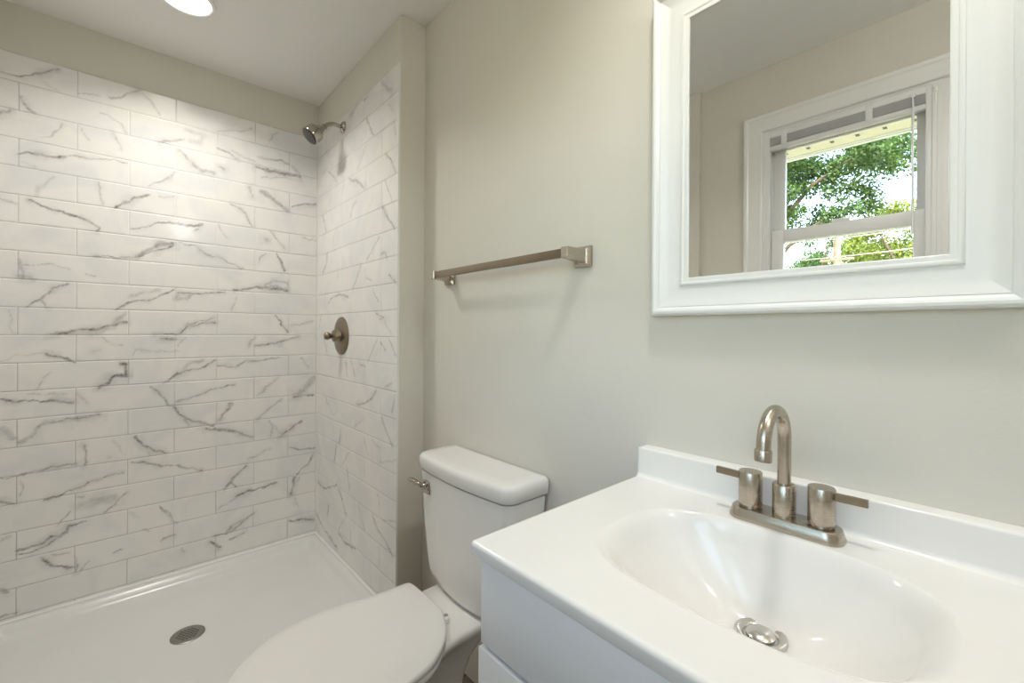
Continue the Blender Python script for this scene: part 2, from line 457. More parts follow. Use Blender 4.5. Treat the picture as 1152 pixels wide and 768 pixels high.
BACK_VEINS = [
(5.5,0.45,[-330,2061,-308,2063,-288,2064,-262,2078,-233,2093,-216,2109,-188,2130]),
(2.7,0.2,[-224,2070,-185,2050]),
(7.5,0.35,[-282,1993,-268,1972,-247,1945]),
(7.3,0.4,[-329,1913,-321,1922,-307,1935]),
(2.9,0.3,[-129,2062,-109,2068,-69,2070]),
(6,0.4,[-35,2074,-1,2098,28,2125,53,2144]),
(3.1,0.2,[65,2134,95,2096,118,2059]),
(3.6,0.25,[-69,2010,-35,1998,-7,1984,11,1954]),
(3.2,0.25,[-169,1931,-181,1901,-196,1880,-226,1856]),
(2.8,0.2,[-121,1924,-95,1887]),
(4.7,0.2,[-31,1939,-14,1911,-3,1881]),
(5.5,0.45,[-284,1782,-255,1791,-226,1794,-196,1794,-159,1800]),
(3,0.35,[-159,1805,-134,1816,-108,1809,-68,1825,-27,1831,15,1827]),
(1.6,0.25,[-278,1760,-244,1743]),
(10.7,0.18,[-196,1720,-220,1688,-237,1666,-243,1639]),
(4.6,0.25,[-71,1732,-64,1705,-68,1668,-61,1641]),
(6.7,0.45,[-20,1635,9,1660,30,1683,82,1707]),
(5,0.25,[81,1748,127,1778,174,1825]),
(5.1,0.6,[-260,1620,-231,1603,-195,1592,-152,1587,-94,1563]),
(2.6,0.35,[-328,1603,-306,1601,-289,1595]),
(5,0.25,[120,1712,159,1715,175,1721]),
(6.3,0.3,[119,1942,159,1962,199,1984]),
(16,0.15,[207,2028,240,2023,274,2023,257,1981,224,1981]),
(5.5,0.2,[322,2051,363,2068,409,2081,466,2110]),
(5.4,0.35,[327,1975,363,1969,405,1948]),
(3.5,0.25,[382,1980,429,1965,477,1956]),
(11.9,0.3,[183,1929,207,1905,232,1881,266,1863,310,1859]),
(9.3,0.35,[332,1891,350,1885]),
(7.3,0.3,[492,1980,537,1984,579,1989,626,1984]),
(10.4,0.5,[487,1934,517,1924,568,1928,621,1930,676,1932]),
(3.7,0.3,[507,1885,569,1900,643,1924]),
(11.1,0.2,[643,1977,676,1949]),
(2.9,0.2,[537,2075,552,2102,578,2128]),
(11.1,0.25,[458,1828,468,1786]),
(14.5,0.3,[508,1817,548,1797,585,1776,622,1748]),
(6.1,0.45,[649,1771,711,1795,768,1813]),
(5,0.2,[120,1772,167,1813]),
(5.5,0.35,[374,1731,411,1719,440,1691,469,1641]),
(6.5,0.5,[121,1598,168,1606,217,1601,268,1616]),
(6.5,0.4,[242,1582,255,1595]),
(4,0.2,[329,1623,365,1569]),
(14.2,0.25,[519,1592,534,1585]),
(5.1,0.25,[549,1631,581,1590,613,1550]),
(4.6,0.25,[700,1619,769,1611]),
(3.9,0.3,[185,1522,243,1515]),
(5.2,0.5,[-164,1585,-126,1576,-94,1561,-67,1548,-77,1532]),
(4.4,0.4,[27,1555,67,1570,113,1597,151,1602,182,1611]),
(4.2,0.45,[-87,1426,-39,1435,-12,1432,31,1439,68,1458]),
(12.5,0.4,[46,1445,83,1474,121,1509,168,1515]),
(3.8,0.5,[53,1446,98,1471,144,1492,168,1505]),
(8.5,0.25,[-282,1393,-277,1368,-271,1343,-276,1325]),
(7.5,0.4,[-282,1333,-259,1331,-242,1324]),
(2.2,0.3,[-277,1381,-248,1373,-218,1385,-188,1382,-151,1372]),
(2.9,0.4,[-106,1357,-80,1347]),
(4.4,0.45,[-262,1219,-241,1242,-218,1269,-194,1297,-157,1313]),
(4.9,0.5,[-227,1247,-212,1221]),
(5,0.45,[-18,1220,11,1243,47,1261,91,1264,122,1285,169,1313]),
(9.9,0.15,[25,1275,69,1297,122,1305]),
(7.1,0.5,[-202,1116,-162,1121,-124,1134,-72,1139,-38,1154,14,1169]),
(13,0.25,[-150,1121,-72,1125,-31,1149,-3,1192,14,1202]),
(3.8,0.5,[103,1117,184,1121]),
(2.6,0.2,[-307,1205,-298,1171,-304,1146,-293,1121]),
(2.9,0.3,[-58,1107,-31,1083,-3,1073]),
(4.6,0.25,[-88,1052,-61,1058]),
(2.5,0.25,[33,1034,40,1055,85,1050,131,1043,185,1045]),
(8.8,0.4,[130,1101,174,1096]),
(2.7,0.2,[-325,1020,-292,1038,-258,1043,-223,1049]),
(5,0.5,[-214,1046,-181,1034,-137,1012]),
(10.4,0.6,[1,1002,17,998,15,949,-16,946,-44,924,-64,909]),
(3.2,0.3,[-199,975,-220,955,-234,912]),
(5.7,0.4,[135,911,163,934,185,948]),
(6.6,0.3,[201,1518,243,1514,286,1483,330,1472]),
(4.1,0.3,[330,1472,384,1451,431,1434]),
(4.2,0.25,[495,1465,504,1493,530,1518]),
(6.5,0.5,[571,1523,592,1485,611,1439]),
(8,0.5,[394,1327,442,1335,490,1350,531,1347,625,1342]),
(7.3,0.25,[520,1358,561,1384,625,1381,625,1336]),
(14.5,0.3,[551,1355,614,1347]),
(10.2,0.3,[178,1266,186,1297,227,1302]),
(4.7,0.5,[186,1299,244,1299,295,1308,358,1317]),
(9,0.25,[182,1267,211,1278,244,1299]),
(2,0.3,[381,1233,404,1295]),
(6.6,0.5,[567,1215,594,1177,629,1131]),
(3.8,0.3,[637,1163,692,1173,749,1186]),
(6,0.5,[187,1124,211,1150,244,1156,279,1172,322,1173]),
(5.3,0.35,[211,1157,261,1177,322,1194]),
(3.8,0.25,[187,1068,207,1104]),
(7,0.25,[453,1058,467,1091,482,1108]),
(6.7,0.45,[487,1063,542,1068,594,1081,675,1107]),
(6,0.45,[136,909,172,937,212,957,262,962,323,1002]),
(13,0.2,[204,960,229,990,271,999]),
(5,0.4,[332,973,396,966,443,986,502,989,595,1006]),
(4.5,0.25,[693,999,727,944]),
(4.7,0.4,[180,822,246,842,306,865,397,882]),
(4.3,0.3,[493,821,533,857,585,902]),
(21.2,0.25,[660,805,705,825,745,882,762,893]),
(7.6,0.5,[661,795,716,802,751,801]),
(5,0.3,[125,865,160,807]),
(5,0.55,[-325,882,-280,871,-234,868,-186,866,-136,848]),
(2.8,0.35,[-257,897,-161,889]),
(4.5,0.2,[-127,885,-97,846]),
(5.6,0.35,[93,897,132,857,163,808]),
(15.8,0.25,[-324,774,-291,735]),
(12.7,0.28,[-277,716,-251,733,-234,765,-210,784,-167,787,-123,790,-64,794]),
(5.2,0.5,[-231,773,-180,788,-116,792,-64,796]),
(5.7,0.4,[-110,688,-102,645,-106,599]),
(11.7,0.2,[-39,622,-29,622]),
(6.8,0.5,[42,694,72,652,102,627,147,601]),
(3.1,0.3,[75,647,94,609]),
(2.4,0.2,[-22,687,13,624]),
(3.9,0.5,[-324,598,-285,596,-239,610,-191,616,-129,609]),
(6.2,0.5,[35,589,87,576,133,552]),
(3.2,0.25,[-279,580,-269,548,-273,523]),
(8.4,0.6,[-323,512,-290,502]),
(4.6,0.55,[-209,494,-166,501,-122,517,-92,531]),
(3,0.45,[-92,529,-56,542,-28,549,14,552]),
(23.5,0.2,[-118,448,-69,454,-14,454]),
(5.7,0.3,[-125,482,-109,478]),
(3.6,0.4,[-48,402,-14,430,18,465]),
(2.8,0.35,[-178,388,-147,433]),
(6.8,0.5,[-281,325,-238,328,-196,345,-159,352,-147,375,-102,380]),
(3.9,0.55,[-281,308,-249,306,-214,316,-171,342]),
(3.8,0.35,[126,379,158,340,174,301,188,288]),
(5.7,0.4,[135,232,174,245]),
(5.9,0.35,[-10,230,5,233]),
(2.4,0.2,[29,376,58,348]),
(3.7,0.3,[73,295,88,281]),
(5.4,0.5,[-220,274,-208,263]),
(2.8,0.35,[-196,279,-146,267]),
(2.6,0.3,[-323,376,-301,380]),
(7.3,0.5,[172,802,201,758,230,737,272,715,316,701]),
(3.2,0.35,[201,758,226,709]),
(12.1,0.35,[338,720,360,754,383,790]),
(4.3,0.3,[494,705,544,750,601,795]),
(7.7,0.5,[290,689,343,676,389,666,426,647,479,620]),
(3.6,0.3,[544,692,560,656,550,617]),
(2.9,0.2,[565,666,597,621]),
(6.7,0.5,[597,604,640,638,695,672]),
(6.8,0.5,[640,544,684,527,764,520]),
(4.4,0.45,[753,488,730,443,674,401]),
(4.6,0.4,[126,555,182,542,231,520,278,502]),
(4.3,0.25,[460,519,515,537,550,554]),
(6.9,0.45,[358,393,385,425,413,462,446,489]),
(6.1,0.4,[385,425,404,399]),
(7.2,0.5,[409,351,456,364,516,367,577,375]),
(2.7,0.35,[336,313,409,343]),
(10.3,0.5,[663,386,658,339,647,306]),
(5.9,0.4,[674,359,685,381]),
(3.7,0.25,[669,277,680,226]),
(6.3,0.5,[319,190,373,189,419,208,481,251]),
(9.7,0.35,[373,200,428,227,482,246]),
(6.6,0.5,[310,166,332,143]),
(9.6,0.35,[382,154,438,169]),
(6.8,0.5,[642,166,720,155,761,142]),
(3.8,0.35,[127,374,159,325,183,290]),
(4.5,0.3,[200,176,212,151]),
(5.7,0.5,[-220,272,-189,233,-133,209]),
(3.6,0.4,[-133,184,-121,214,-133,247]),
(3.6,0.3,[-189,272,-150,270]),
(8,0.5,[-322,194,-304,180]),
(5.4,0.5,[-322,98,-286,99]),
(2.9,0.3,[-125,181,-92,216]),
(4.5,0.35,[-23,228,4,231]),
(6.8,0.5,[308,164,342,132]),
]
SIDE_VEINS = [
(12.1,0.25,[1631,2127,1590,2087,1550,2062]),
(4.9,0.4,[1772,2133,1807,2123]),
(11.2,0.2,[1959,2113,1894,2131,1832,2137]),
(3.5,0.5,[1783,2034,1747,1988,1709,1941]),
(2.2,0.2,[1579,2020,1530,1975]),
(1.6,0.25,[1702,1939,1511,1933]),
(3.8,0.4,[1606,1835,1556,1802,1518,1743]),
(3.6,0.2,[1877,1849,1804,1909,1781,1931]),
(6.2,0.3,[2237,1936,2172,1896,2126,1856]),
(2.9,0.2,[2322,1947,2254,1953]),
(8.6,0.3,[1968,1827,1876,1798,1802,1750]),
(3.5,0.3,[2234,1762,2187,1820]),
(2.2,0.35,[1605,1730,1545,1639]),
(5.1,0.25,[1952,1650,1926,1697,1887,1709]),
(6.5,0.4,[1624,1629,1583,1580,1524,1529]),
(1.8,0.2,[1765,1634,1710,1699]),
(4.4,0.4,[2318,1732,2265,1642]),
(4.3,0.25,[1530,1931,1520,1883]),
(4.8,0.4,[1653,1518,1707,1479,1774,1439]),
(6.7,0.3,[1642,1447,1601,1451,1591,1427]),
(2.8,0.25,[2137,1622,2182,1556]),
(5.2,0.4,[2246,1524,2262,1474,2312,1432]),
(3.7,0.4,[1920,1327,1870,1380,1833,1421]),
(4.9,0.35,[1570,1357,1512,1323]),
(3.5,0.3,[1773,1366,1716,1347]),
(2.7,0.3,[2103,1423,2103,1384]),
(6.5,0.35,[2226,1279,2178,1300,2086,1311,1973,1294]),
(2.9,0.3,[1715,1313,1660,1258]),
(3.4,0.35,[1681,1207,1607,1192,1649,1183]),
(2.2,0.25,[1607,1183,1538,1120]),
(5.2,0.3,[2343,1206,2360,1158]),
(3.6,0.4,[2289,1105,2238,1024]),
(2.4,0.35,[1669,1104,1756,1011]),
(5.1,0.3,[1637,1091,1596,1065]),
(4.9,0.3,[1557,1102,1509,1051]),
(3.8,0.3,[1941,1011,1888,937]),
(3.6,0.35,[1851,1000,1779,988]),
(5.3,0.25,[1995,997,1981,934]),
(5.5,0.3,[1594,920,1535,939]),
(5,0.4,[1676,898,1742,848,1874,814]),
(2.7,0.4,[1516,898,1534,829]),
(3.4,0.3,[2267,807,2200,757,2137,726,2107,759]),
(3.3,0.45,[1622,794,1581,746,1532,702]),
(7.3,0.2,[1885,718,1799,762]),
(4.1,0.45,[2047,680,2075,610]),
(4.9,0.45,[2104,598,2133,514]),
(2.7,0.3,[1948,592,2030,516]),
(3,0.3,[1786,676,1750,624]),
(2.9,0.3,[1717,689,1641,671]),
(1.6,0.3,[1630,618,1494,658]),
(3.9,0.35,[1974,503,1945,426]),
(6.9,0.4,[2363,348,2259,340,2101,400]),
(4.6,0.5,[2071,391,2027,350,1984,299]),
(2.9,0.3,[1660,485,1638,445]),
(5.7,0.35,[2208,274,2223,211]),
(4.8,0.5,[2378,174,2255,131,2096,106]),
(2.7,0.3,[1971,303,2083,190]),
(8.8,0.4,[2068,185,1996,167,1876,180]),
(3,0.3,[1842,384,1780,295]),
(3.3,0.5,[1702,384,1647,341,1586,326,1527,290]),
(3.2,0.35,[1607,396,1500,426]),
(2.6,0.35,[1929,243,1928,192]),
]


ROW, TOP, BOT, TLEN = 0.1032, 2.148, 0.066, 0.3055
def tiled_wall(name, u0, u1, off_even, off_odd, veins, to3d, step=0.0035, extra=0):
    """running-bond tiles of polished white marble; to3d(u, z, height) maps onto the wall"""
    V = []; Fc = []; n0 = 0; U = []; Z = []
    r = 0; zt = TOP
    G, BV = 0.0009, 0.0010
    while zt > BOT + 0.005:
        zb = max(zt - ROW, BOT)
        off = off_even if r % 2 == 0 else off_odd
        k = math.floor((u0 - off) / TLEN)
        while off + k * TLEN < u1:
            a, b = max(u0, off + k * TLEN), min(u1, off + (k + 1) * TLEN)
            k += 1
            if b - a < 0.008:
                continue
            a2, b2, c2, d2 = a + G, b - G, zb + G, zt - G
            nu = max(2, int((b2 - a2) / step)); nz = max(2, int((d2 - c2) / step))
            us = np.concatenate([[a2], np.linspace(a2 + BV, b2 - BV, nu), [b2]])
            zs = np.concatenate([[c2], np.linspace(c2 + BV, d2 - BV, nz), [d2]])
            uu, zz = np.meshgrid(us, zs)
            hh = np.zeros_like(uu)
            hh[0, :] = hh[-1, :] = -0.0009
            hh[:, 0] = hh[:, -1] = -0.0009
            m, n = uu.shape
            V.append(np.stack([uu.ravel(), zz.ravel(), hh.ravel()], 1))
            i = np.arange((m - 1) * (n - 1)); ri, ci = i // (n - 1), i % (n - 1)
            q = n0 + ri * n + ci
            Fc.append(np.stack([q, q + 1, q + n + 1, q + n], 1))
            n0 += m * n
        zt -= ROW; r += 1
    # grout bed and the cut ends of the tile layer
    gb = np.array([[u0, BOT, -0.0008], [u1, BOT, -0.0008], [u1, TOP, -0.0008], [u0, TOP, -0.0008],
                   [u0, BOT, -0.0072], [u1, BOT, -0.0072], [u1, TOP, -0.0072], [u0, TOP, -0.0072]])
    V.append(gb)
    gf = np.array([[0, 1, 2, 3], [7, 6, 5, 4], [0, 4, 5, 1], [1, 5, 6, 2], [2, 6, 7, 3], [3, 7, 4, 0]]) + n0
    ntile = sum(len(f) for f in Fc)
    Fc.append(gf)
    V = np.concatenate(V); Fc = np.concatenate(Fc)
    u, z = V[:, 0] * 1000, V[:, 1] * 1000
    # veins: wobbling strokes with ragged edges
    wu = u + 9 * (vnoise(u, z, 1 + extra, 22) - 0.5) + 4 * (vnoise(u, z, 2 + extra, 7) - 0.5)
    wz = z + 9 * (vnoise(u, z, 3 + extra, 22) - 0.5) + 4 * (vnoise(u, z, 4 + extra, 7) - 0.5)
    wid = 0.55 + 0.9 * vnoise(u, z, 5 + extra, 30)
    den = 0.55 + 0.75 * vnoise(u, z, 6 + extra, 16)
    blot = vnoise(u, z, 7 + extra, 38)
    val = np.zeros(len(u))
    for (w_, d_, p) in veins:
        q = np.array(p, float).reshape(-1, 2)
        pad = w_ + 12
        idx = np.where((u > q[:, 0].min() - pad) & (u < q[:, 0].max() + pad) & (z > q[:, 1].min() - pad) & (z < q[:, 1].max() + pad))[0]
        if not len(idx):
            continue
        x, y = wu[idx], wz[idx]
        best = np.full(len(idx), 1e9)
        for i in range(len(q) - 1):
            d = q[i + 1] - q[i]; L = (d @ d) or 1e-6
            t = np.clip(((x - q[i, 0]) * d[0] + (y - q[i, 1]) * d[1]) / L, 0, 1)
            best = np.minimum(best, np.hypot(x - q[i, 0] - t * d[0], y - q[i, 1] - t * d[1]))
        hw = np.maximum(1.25 * w_ * wid[idx], 2.8)
        k = np.clip(1 - best / hw, 0, 1)
        s = k * k * (3 - 2 * k)
        k2 = np.clip(1 - best / (hw * 2.4 + 3), 0, 1)
        halo = 0.62 * d_ * np.clip(1.6 * blot[idx] - 0.35, 0, 1) * k2 ** 0.8
        val[idx] = np.maximum(val[idx], np.clip(np.maximum(1.6 * d_ * den[idx] * s, halo), 0, 0.95))
    P3 = to3d(V[:, 0], V[:, 1], V[:, 2])
    me = bpy.data.meshes.new(name)
    me.vertices.add(len(P3)); me.vertices.foreach_set('co', P3.astype(np.float32).ravel())
    me.loops.add(Fc.size); me.loops.foreach_set('vertex_index', Fc.ravel().astype(np.int32))
    me.polygons.add(len(Fc))
    me.polygons.foreach_set('loop_start', np.arange(0, Fc.size, 4, dtype=np.int32))
    me.polygons.foreach_set('loop_total', np.full(len(Fc), 4, np.int32))
    me.materials.append(M['tile']); me.materials.append(M['grout'])
    mi = np.zeros(len(Fc), np.int32); mi[ntile:] = 1
    me.polygons.foreach_set('material_index', mi)
    me.update(calc_edges=True)
    at = me.attributes.new('vein', 'FLOAT', 'POINT')
    at.data.foreach_set('value', val.astype(np.float32))
    me.validate()
    o = bpy.data.objects.new(name, me)
    col.objects.link(o)
    struct(o)
    return o

XT, YT = 0.7682, 2.401
tiled_wall('wall_shower_back', -0.379, XT - 0.0005, -0.132, 0.0215, BACK_VEINS, lambda u, z, h: np.stack([u, YT - h, z], 1))
tiled_wall('wall_shower_side', YF + 0.0012, YT - 0.0005, 1.79 - 0.1527, 1.79, SIDE_VEINS, lambda u, z, h: np.stack([XT - h, u, z], 1), extra=20)
tiled_wall('wall_shower_left', YF + 0.0012, YT - 0.0005, 1.79 - 0.1527, 1.79, SIDE_VEINS[::-1], lambda u, z, h: np.stack([-0.3792 + h, u, z], 1), extra=40)
# slim white edge profile closing the tile at the outer corner
struct(MB().box(XT - 0.001, XS, YF - 0.0012, YF + 0.0012, BOT, TOP + 0.001, 0.0005, 1).build('trim_1', M['trim'], None, False))

# white caulk in the corner and along the shower pan
struct(MB().add([(XT - 0.004, YT + 0.0005, 0.066), (XT + 0.0005, YT - 0.004, 0.066), (XT + 0.0005, YT + 0.0005, 0.066), (XT - 0.004, YT + 0.0005, TOP), (XT + 0.0005, YT - 0.004, TOP), (XT + 0.0005, YT + 0.0005, TOP)],
    [(0, 1, 2), (5, 4, 3), (0, 3, 4, 1), (1, 4, 5, 2), (2, 5, 3, 0)]).build('trim_4', M['grout'], None, False))
struct(MB().loft([[(x_, YT + 0.0006, 0.060), (x_, YT - 0.005, 0.060), (x_, YT - 0.005, 0.0715), (x_, YT - 0.003, 0.0735), (x_, YT + 0.0006, 0.0775)] for x_ in (-0.386, XT - 0.001)]).build('trim_5', M['trim'], None, True))
struct(MB().loft([[(XT + 0.0006, y_, 0.060), (XT - 0.005, y_, 0.060), (XT - 0.005, y_, 0.0715), (XT - 0.003, y_, 0.0735), (XT + 0.0006, y_, 0.0775)] for y_ in (YF + 0.002, YT - 0.001)]).build('trim_6', M['trim'], None, True))

# ------------------------------------------------------------------ window with its casing and blind
def casing():
    """mitred moulding around the opening: (distance outwards, thickness)"""
    prof = [(-0.004, 0.0), (-0.004, 0.011), (0.0, 0.014), (0.02, 0.013), (0.028, 0.016), (0.05, 0.015), (0.056, 0.02), (0.066, 0.021), (0.071, 0.017), (0.071, 0.0)]
    mb = MB(); rings = []
    for d, h in prof:
        rings.append([(XL + h, OY0 - d, OZ0 - d), (XL + h, OY1 + d, OZ0 - d), (XL + h, OY1 + d, OZ1 + d), (XL + h, OY0 - d, OZ1 + d)])
    mb.loft(rings, False, False)
    return mb
struct(casing().build('trim_2', M['trim'], None, True, angle=25))

def window(name, y0, y1):
    root = thing(name, 'white double hung window', 'window', (-0.46, (y0 + y1) / 2, OZ0))
    root['kind'] = 'structure'
    del root['label']; del root['category']
    fr = MB()                                            # jamb liners, head and sill with their tracks
    for ya, yb in ((y1 - 0.012, y1), (y0, y0 + 0.012)):
        fr.box(-0.525, XL - 0.0005, ya, yb, OZ0, OZ1 - 0.0003)
    for ya, yb in ((y1 - 0.03, y1 - 0.01), (y0 + 0.01, y0 + 0.03)):
        fr.box(-0.43, XL - 0.004, ya, yb, OZ0, OZ1, 0.002)
        fr.box(-0.468, -0.462, ya, yb, OZ0, OZ1)
        fr.box(-0.525, -0.498, ya, yb, OZ0, OZ1)
    fr.box(-0.525, XL - 0.0005, y0 + 0.012, y1 - 0.012, OZ1 - 0.012, OZ1 - 0.0003)
    fr.box(-0.525, XL - 0.0005, y0 + 0.012, y1 - 0.012, OZ0, OZ0 + 0.03)
    fr.build('window_frame', M['vinyl'], root, True)
    def sash(nm, xc, z0, z1, st_, top, bot):
        s = MB(); a, b = y0 + 0.016, y1 - 0.031
        if y0 < 0:
            a, b = y0 + 0.031, y1 - 0.016
        h = 0.014
        s.box(xc - h, xc + h, b - st_, b, z0, z1, 0.002)
        s.box(xc - h, xc + h, a, a + st_, z0, z1, 0.002)
        s.box(xc - h, xc + h, a + st_, b - st_, z1 - top, z1, 0.002)
        s.box(xc - h, xc + h, a + st_, b - st_, z0, z0 + bot, 0.002)
        so_ = s.build(nm, M['vinyl'], root, True)
        MB().box(xc - 0.002, xc + 0.002, a + st_ - 0.006, b - st_ + 0.006, z0 + bot - 0.006, z1 - top + 0.006).build('pane', M['pane'], so_, False)
    sash('upper_sash', -0.481, 1.545, 2.032, 0.043, 0.072, 0.05)
    sash('lower_sash', -0.446, OZ0 + 0.032, 1.597, 0.048, 0.053, 0.055)
    MB().box(-0.455, -0.433, (y0 + y1) / 2 - 0.03, (y0 + y1) / 2 + 0.03, 1.597, 1.611, 0.004).build('sash_lock', M['vinyl'], root)
window('window_1', 0.140, OY1)
window('window_2', OY0, 0.1396)

bl = thing('window_blind', 'white horizontal window blind raised into a thin stack under its headrail', 'blind', (-0.42, 0.14, 2.0))
MB().box(-0.435, -0.408, OY0 + 0.008, OY1 - 0.003, 2.008, 2.036, 0.002).build('headrail', M['slat'], bl)
sl = MB()
for k in range(9):
    z = 2.006 - k * 0.0036
    sl.box(-0.435, -0.410, OY0 + 0.012, OY1 - 0.006, z - 0.0013, z, 0.0005, 1)
so2 = sl.build('slats', M['slat'], bl, False)
so2['kind'] = 'stuff'
MB().box(-0.436, -0.410, OY0 + 0.012, OY1 - 0.006, 1.953, 1.972, 0.003).build('bottom_rail', M['slat'], bl)
for y in (0.62, 0.33, -0.02, -0.33):
    MB().box(-0.4095, -0.4075, y - 0.011, y + 0.011, 1.966, 2.03, 0.0005).build('ladder_tape', M['clear'], bl)
for y, zb in ((0.204, 1.507), (0.145, 1.42)):
    wd = MB().tube([(-0.405, y, 2.012), (-0.4055, y, 1.98), (-0.4075, y, 1.95), (-0.41, y, zb)], [0.0022, 0.003, 0.004, 0.004], 8).build('tilt_wand', M['clear'], bl)
    MB().box(-0.409, -0.401, y - 0.006, y + 0.006, 2.003, 2.018, 0.002).build('wand_hook', M['clear'], wd)

# ------------------------------------------------------------------ outside
def mir_label(o, label, cat, group=None):
    o['label'] = label; o['category'] = cat
    if group:
        o['group'] = group
    return o
struct(MB().box(-60, -0.54, -40, 40, -1.2, -1.0).build('ground', M['grass'], None, False))
sf = MB().box(-1.10, -0.53, -2.2, 3.6, 2.135, 2.20).build('trim_3', M['soffit'], None, False)
struct(sf)
for k in range(26):
    y = -0.9 + k * 0.105
    mv = MB().box(-1.015, -0.985, y - 0.008, y + 0.008, 2.1335, 2.1358, 0.0005).build('soffit_vent', M['dark'], sf, False)
MB().box(-1.118, -1.10, -2.2, 3.6, 2.125, 2.26, 0.002).build('fascia', M['trim'], sf, False)
MB().box(-1.085, -1.078, -2.2, 3.6, 2.1295, 2.1352).build('soffit_bead', M['trim'], sf, False)
struct(MB().box(-1.12, -0.535, -2.2, 3.6, 2.262, 2.475).box(-1.12, 1.2, -2.2, 3.6, 2.475, 2.6).build('roof', M['siding'], None, False))

def foliage(name, clusters, m, parent, n_per, size, seed):
    """leaf blades scattered through a set of (x, y, z, radius) clumps"""
    rs = np.random.RandomState(seed)
    vs = []; fs = []; tint = []
    for (cx_, cy_, cz_, r_) in clusters:
        n = int(n_per * (r_ / 0.3) ** 2)
        d = rs.normal(size=(n, 3)); d /= np.linalg.norm(d, axis=1)[:, None]
        c = np.array([cx_, cy_, cz_]) + d * (r_ * rs.rand(n, 1) ** 0.45) * np.array([1, 1, 0.8])
        ax = rs.normal(size=(n, 3)); ax /= np.linalg.norm(ax, axis=1)[:, None]
        nr = d * 0.5 + rs.normal(size=(n, 3)) * 0.5 + np.array([0, 0, 0.4])
        s1 = np.cross(ax, nr); s1 /= np.linalg.norm(s1, axis=1)[:, None] + 1e-9
        L = size * (0.7 + 0.6 * rs.rand(n, 1))
        b = len(vs) and sum(len(q) for q in vs)
        vs.append(np.stack([c - ax * L / 2, c + s1 * L * 0.28, c + ax * L / 2, c - s1 * L * 0.28], 1).reshape(-1, 3))
        fs.append(np.arange(n * 4).reshape(-1, 4) + b)
        tint.append(np.repeat(np.clip(rs.rand(n) * 0.8 + 0.2 * rs.rand(), 0, 1), 4))
    V = np.concatenate(vs) - np.array(ORIG[parent.name]); Fq = np.concatenate(fs); T = np.concatenate(tint)
    me = bpy.data.meshes.new(name)
    me.from_pydata(V.tolist(), [], Fq.tolist())
    me.attributes.new('tint', 'FLOAT', 'POINT').data.foreach_set('value', T.astype(np.float32))
    me.materials.append(m)
    o = bpy.data.objects.new(name, me)
    col.objects.link(o)
    o.parent = parent
    ORIG[o.name] = ORIG[parent.name]
    return o

def tree(name, label, x, y, top, trunk_r, limbs, clusters, m, n_per, size, seed):
    t = thing(name, label, 'tree', (x, y, -1.0))
    MB().tube([(x, y, -1.0), (x + 0.03, y, 0.6), (x - 0.02, y + 0.04, top * 0.6), (x, y, top)], [trunk_r * 1.3, trunk_r, trunk_r * 0.8, trunk_r * 0.35], 12).build('trunk', M['bark'], t)
    for l in limbs:
        n = len(l)
        MB().tube(l, [trunk_r * 0.5 * (1 - 0.75 * i / (n - 1)) for i in range(n)], 8).build('branch', M['bark'], t)
    foliage('foliage', clusters, m, t, n_per, size, seed)
    return t

rs0 = np.random.RandomState(3)
dk = [(2.34, 4.04), (2.37, 3.79), (2.39, 3.51), (2.25, 3.06), (1.98, 3.04), (2.12, 3.29), (1.78, 3.06), (1.56, 3.11), (1.40, 3.25), (1.36, 3.36),
      (1.44, 3.52), (1.56, 3.56), (1.73, 3.81), (1.86, 4.0), (1.56, 3.95), (1.38, 3.9), (1.2, 3.85), (1.08, 3.76), (1.15, 4.06), (0.98, 4.1), (2.17, 4.0),
      (1.99, 3.73), (1.78, 3.5), (2.3, 3.2), (1.28, 4.0), (2.0, 3.9), (2.45, 3.0), (2.2, 3.6)]
cl = [(-7 + rs0.uniform(-0.6, 0.6), y, z, rs0.uniform(0.19, 0.26)) for y, z in dk]
cl += [(-7.3 + rs0.uniform(-1.5, 1.2), rs0.uniform(1.0, 4.2), rs0.uniform(4.2, 6.0), rs0.uniform(0.35, 0.55)) for k in range(34)]
cl += [(-7.3 + rs0.uniform(-1.2, 1.2), rs0.uniform(2.7, 4.4), rs0.uniform(2.9, 4.3), rs0.uniform(0.3, 0.5)) for k in range(22)]
tree('leafy_tree', 'large dark green leafy tree close outside the window', -7.4, 3.1, 5.4, 0.10,
     [[(-7.4, 3.1, 2.4), (-7.2, 2.6, 3.2), (-7.0, 2.1, 3.66), (-6.9, 1.6, 3.9), (-6.9, 1.2, 4.0)], [(-7.4, 3.1, 2.0), (-7.2, 2.5, 2.7), (-7.0, 2.0, 3.0), (-7.0, 1.5, 3.2)],
      [(-7.4, 3.1, 3.2), (-7.6, 3.6, 4.4), (-7.7, 3.9, 5.2)]], cl, M['leafdark'], 620, 0.058, 11)
lt = [(1.9, 3.60), (1.66, 3.66), (1.43, 3.70), (1.2, 3.62), (2.09, 3.23), (1.84, 3.19), (1.54, 3.14), (1.25, 3.17), (1.09, 2.92), (2.15, 2.91), (1.78, 2.86), (1.39, 2.81),
      (1.0, 3.5), (0.8, 3.2), (0.75, 3.6), (1.65, 3.4), (2.0, 3.4), (1.3, 3.45), (1.6, 2.95), (1.95, 2.7), (1.1, 2.6)]
cl = [(-10.6 + rs0.uniform(-0.7, 0.7), y, z, rs0.uniform(0.24, 0.33)) for y, z in lt]
cl += [(-11 + rs0.uniform(-1.2, 1.0), rs0.uniform(-1.2, 2.1), rs0.uniform(0.6, 3.1), rs0.uniform(0.4, 0.6)) for k in range(46)]
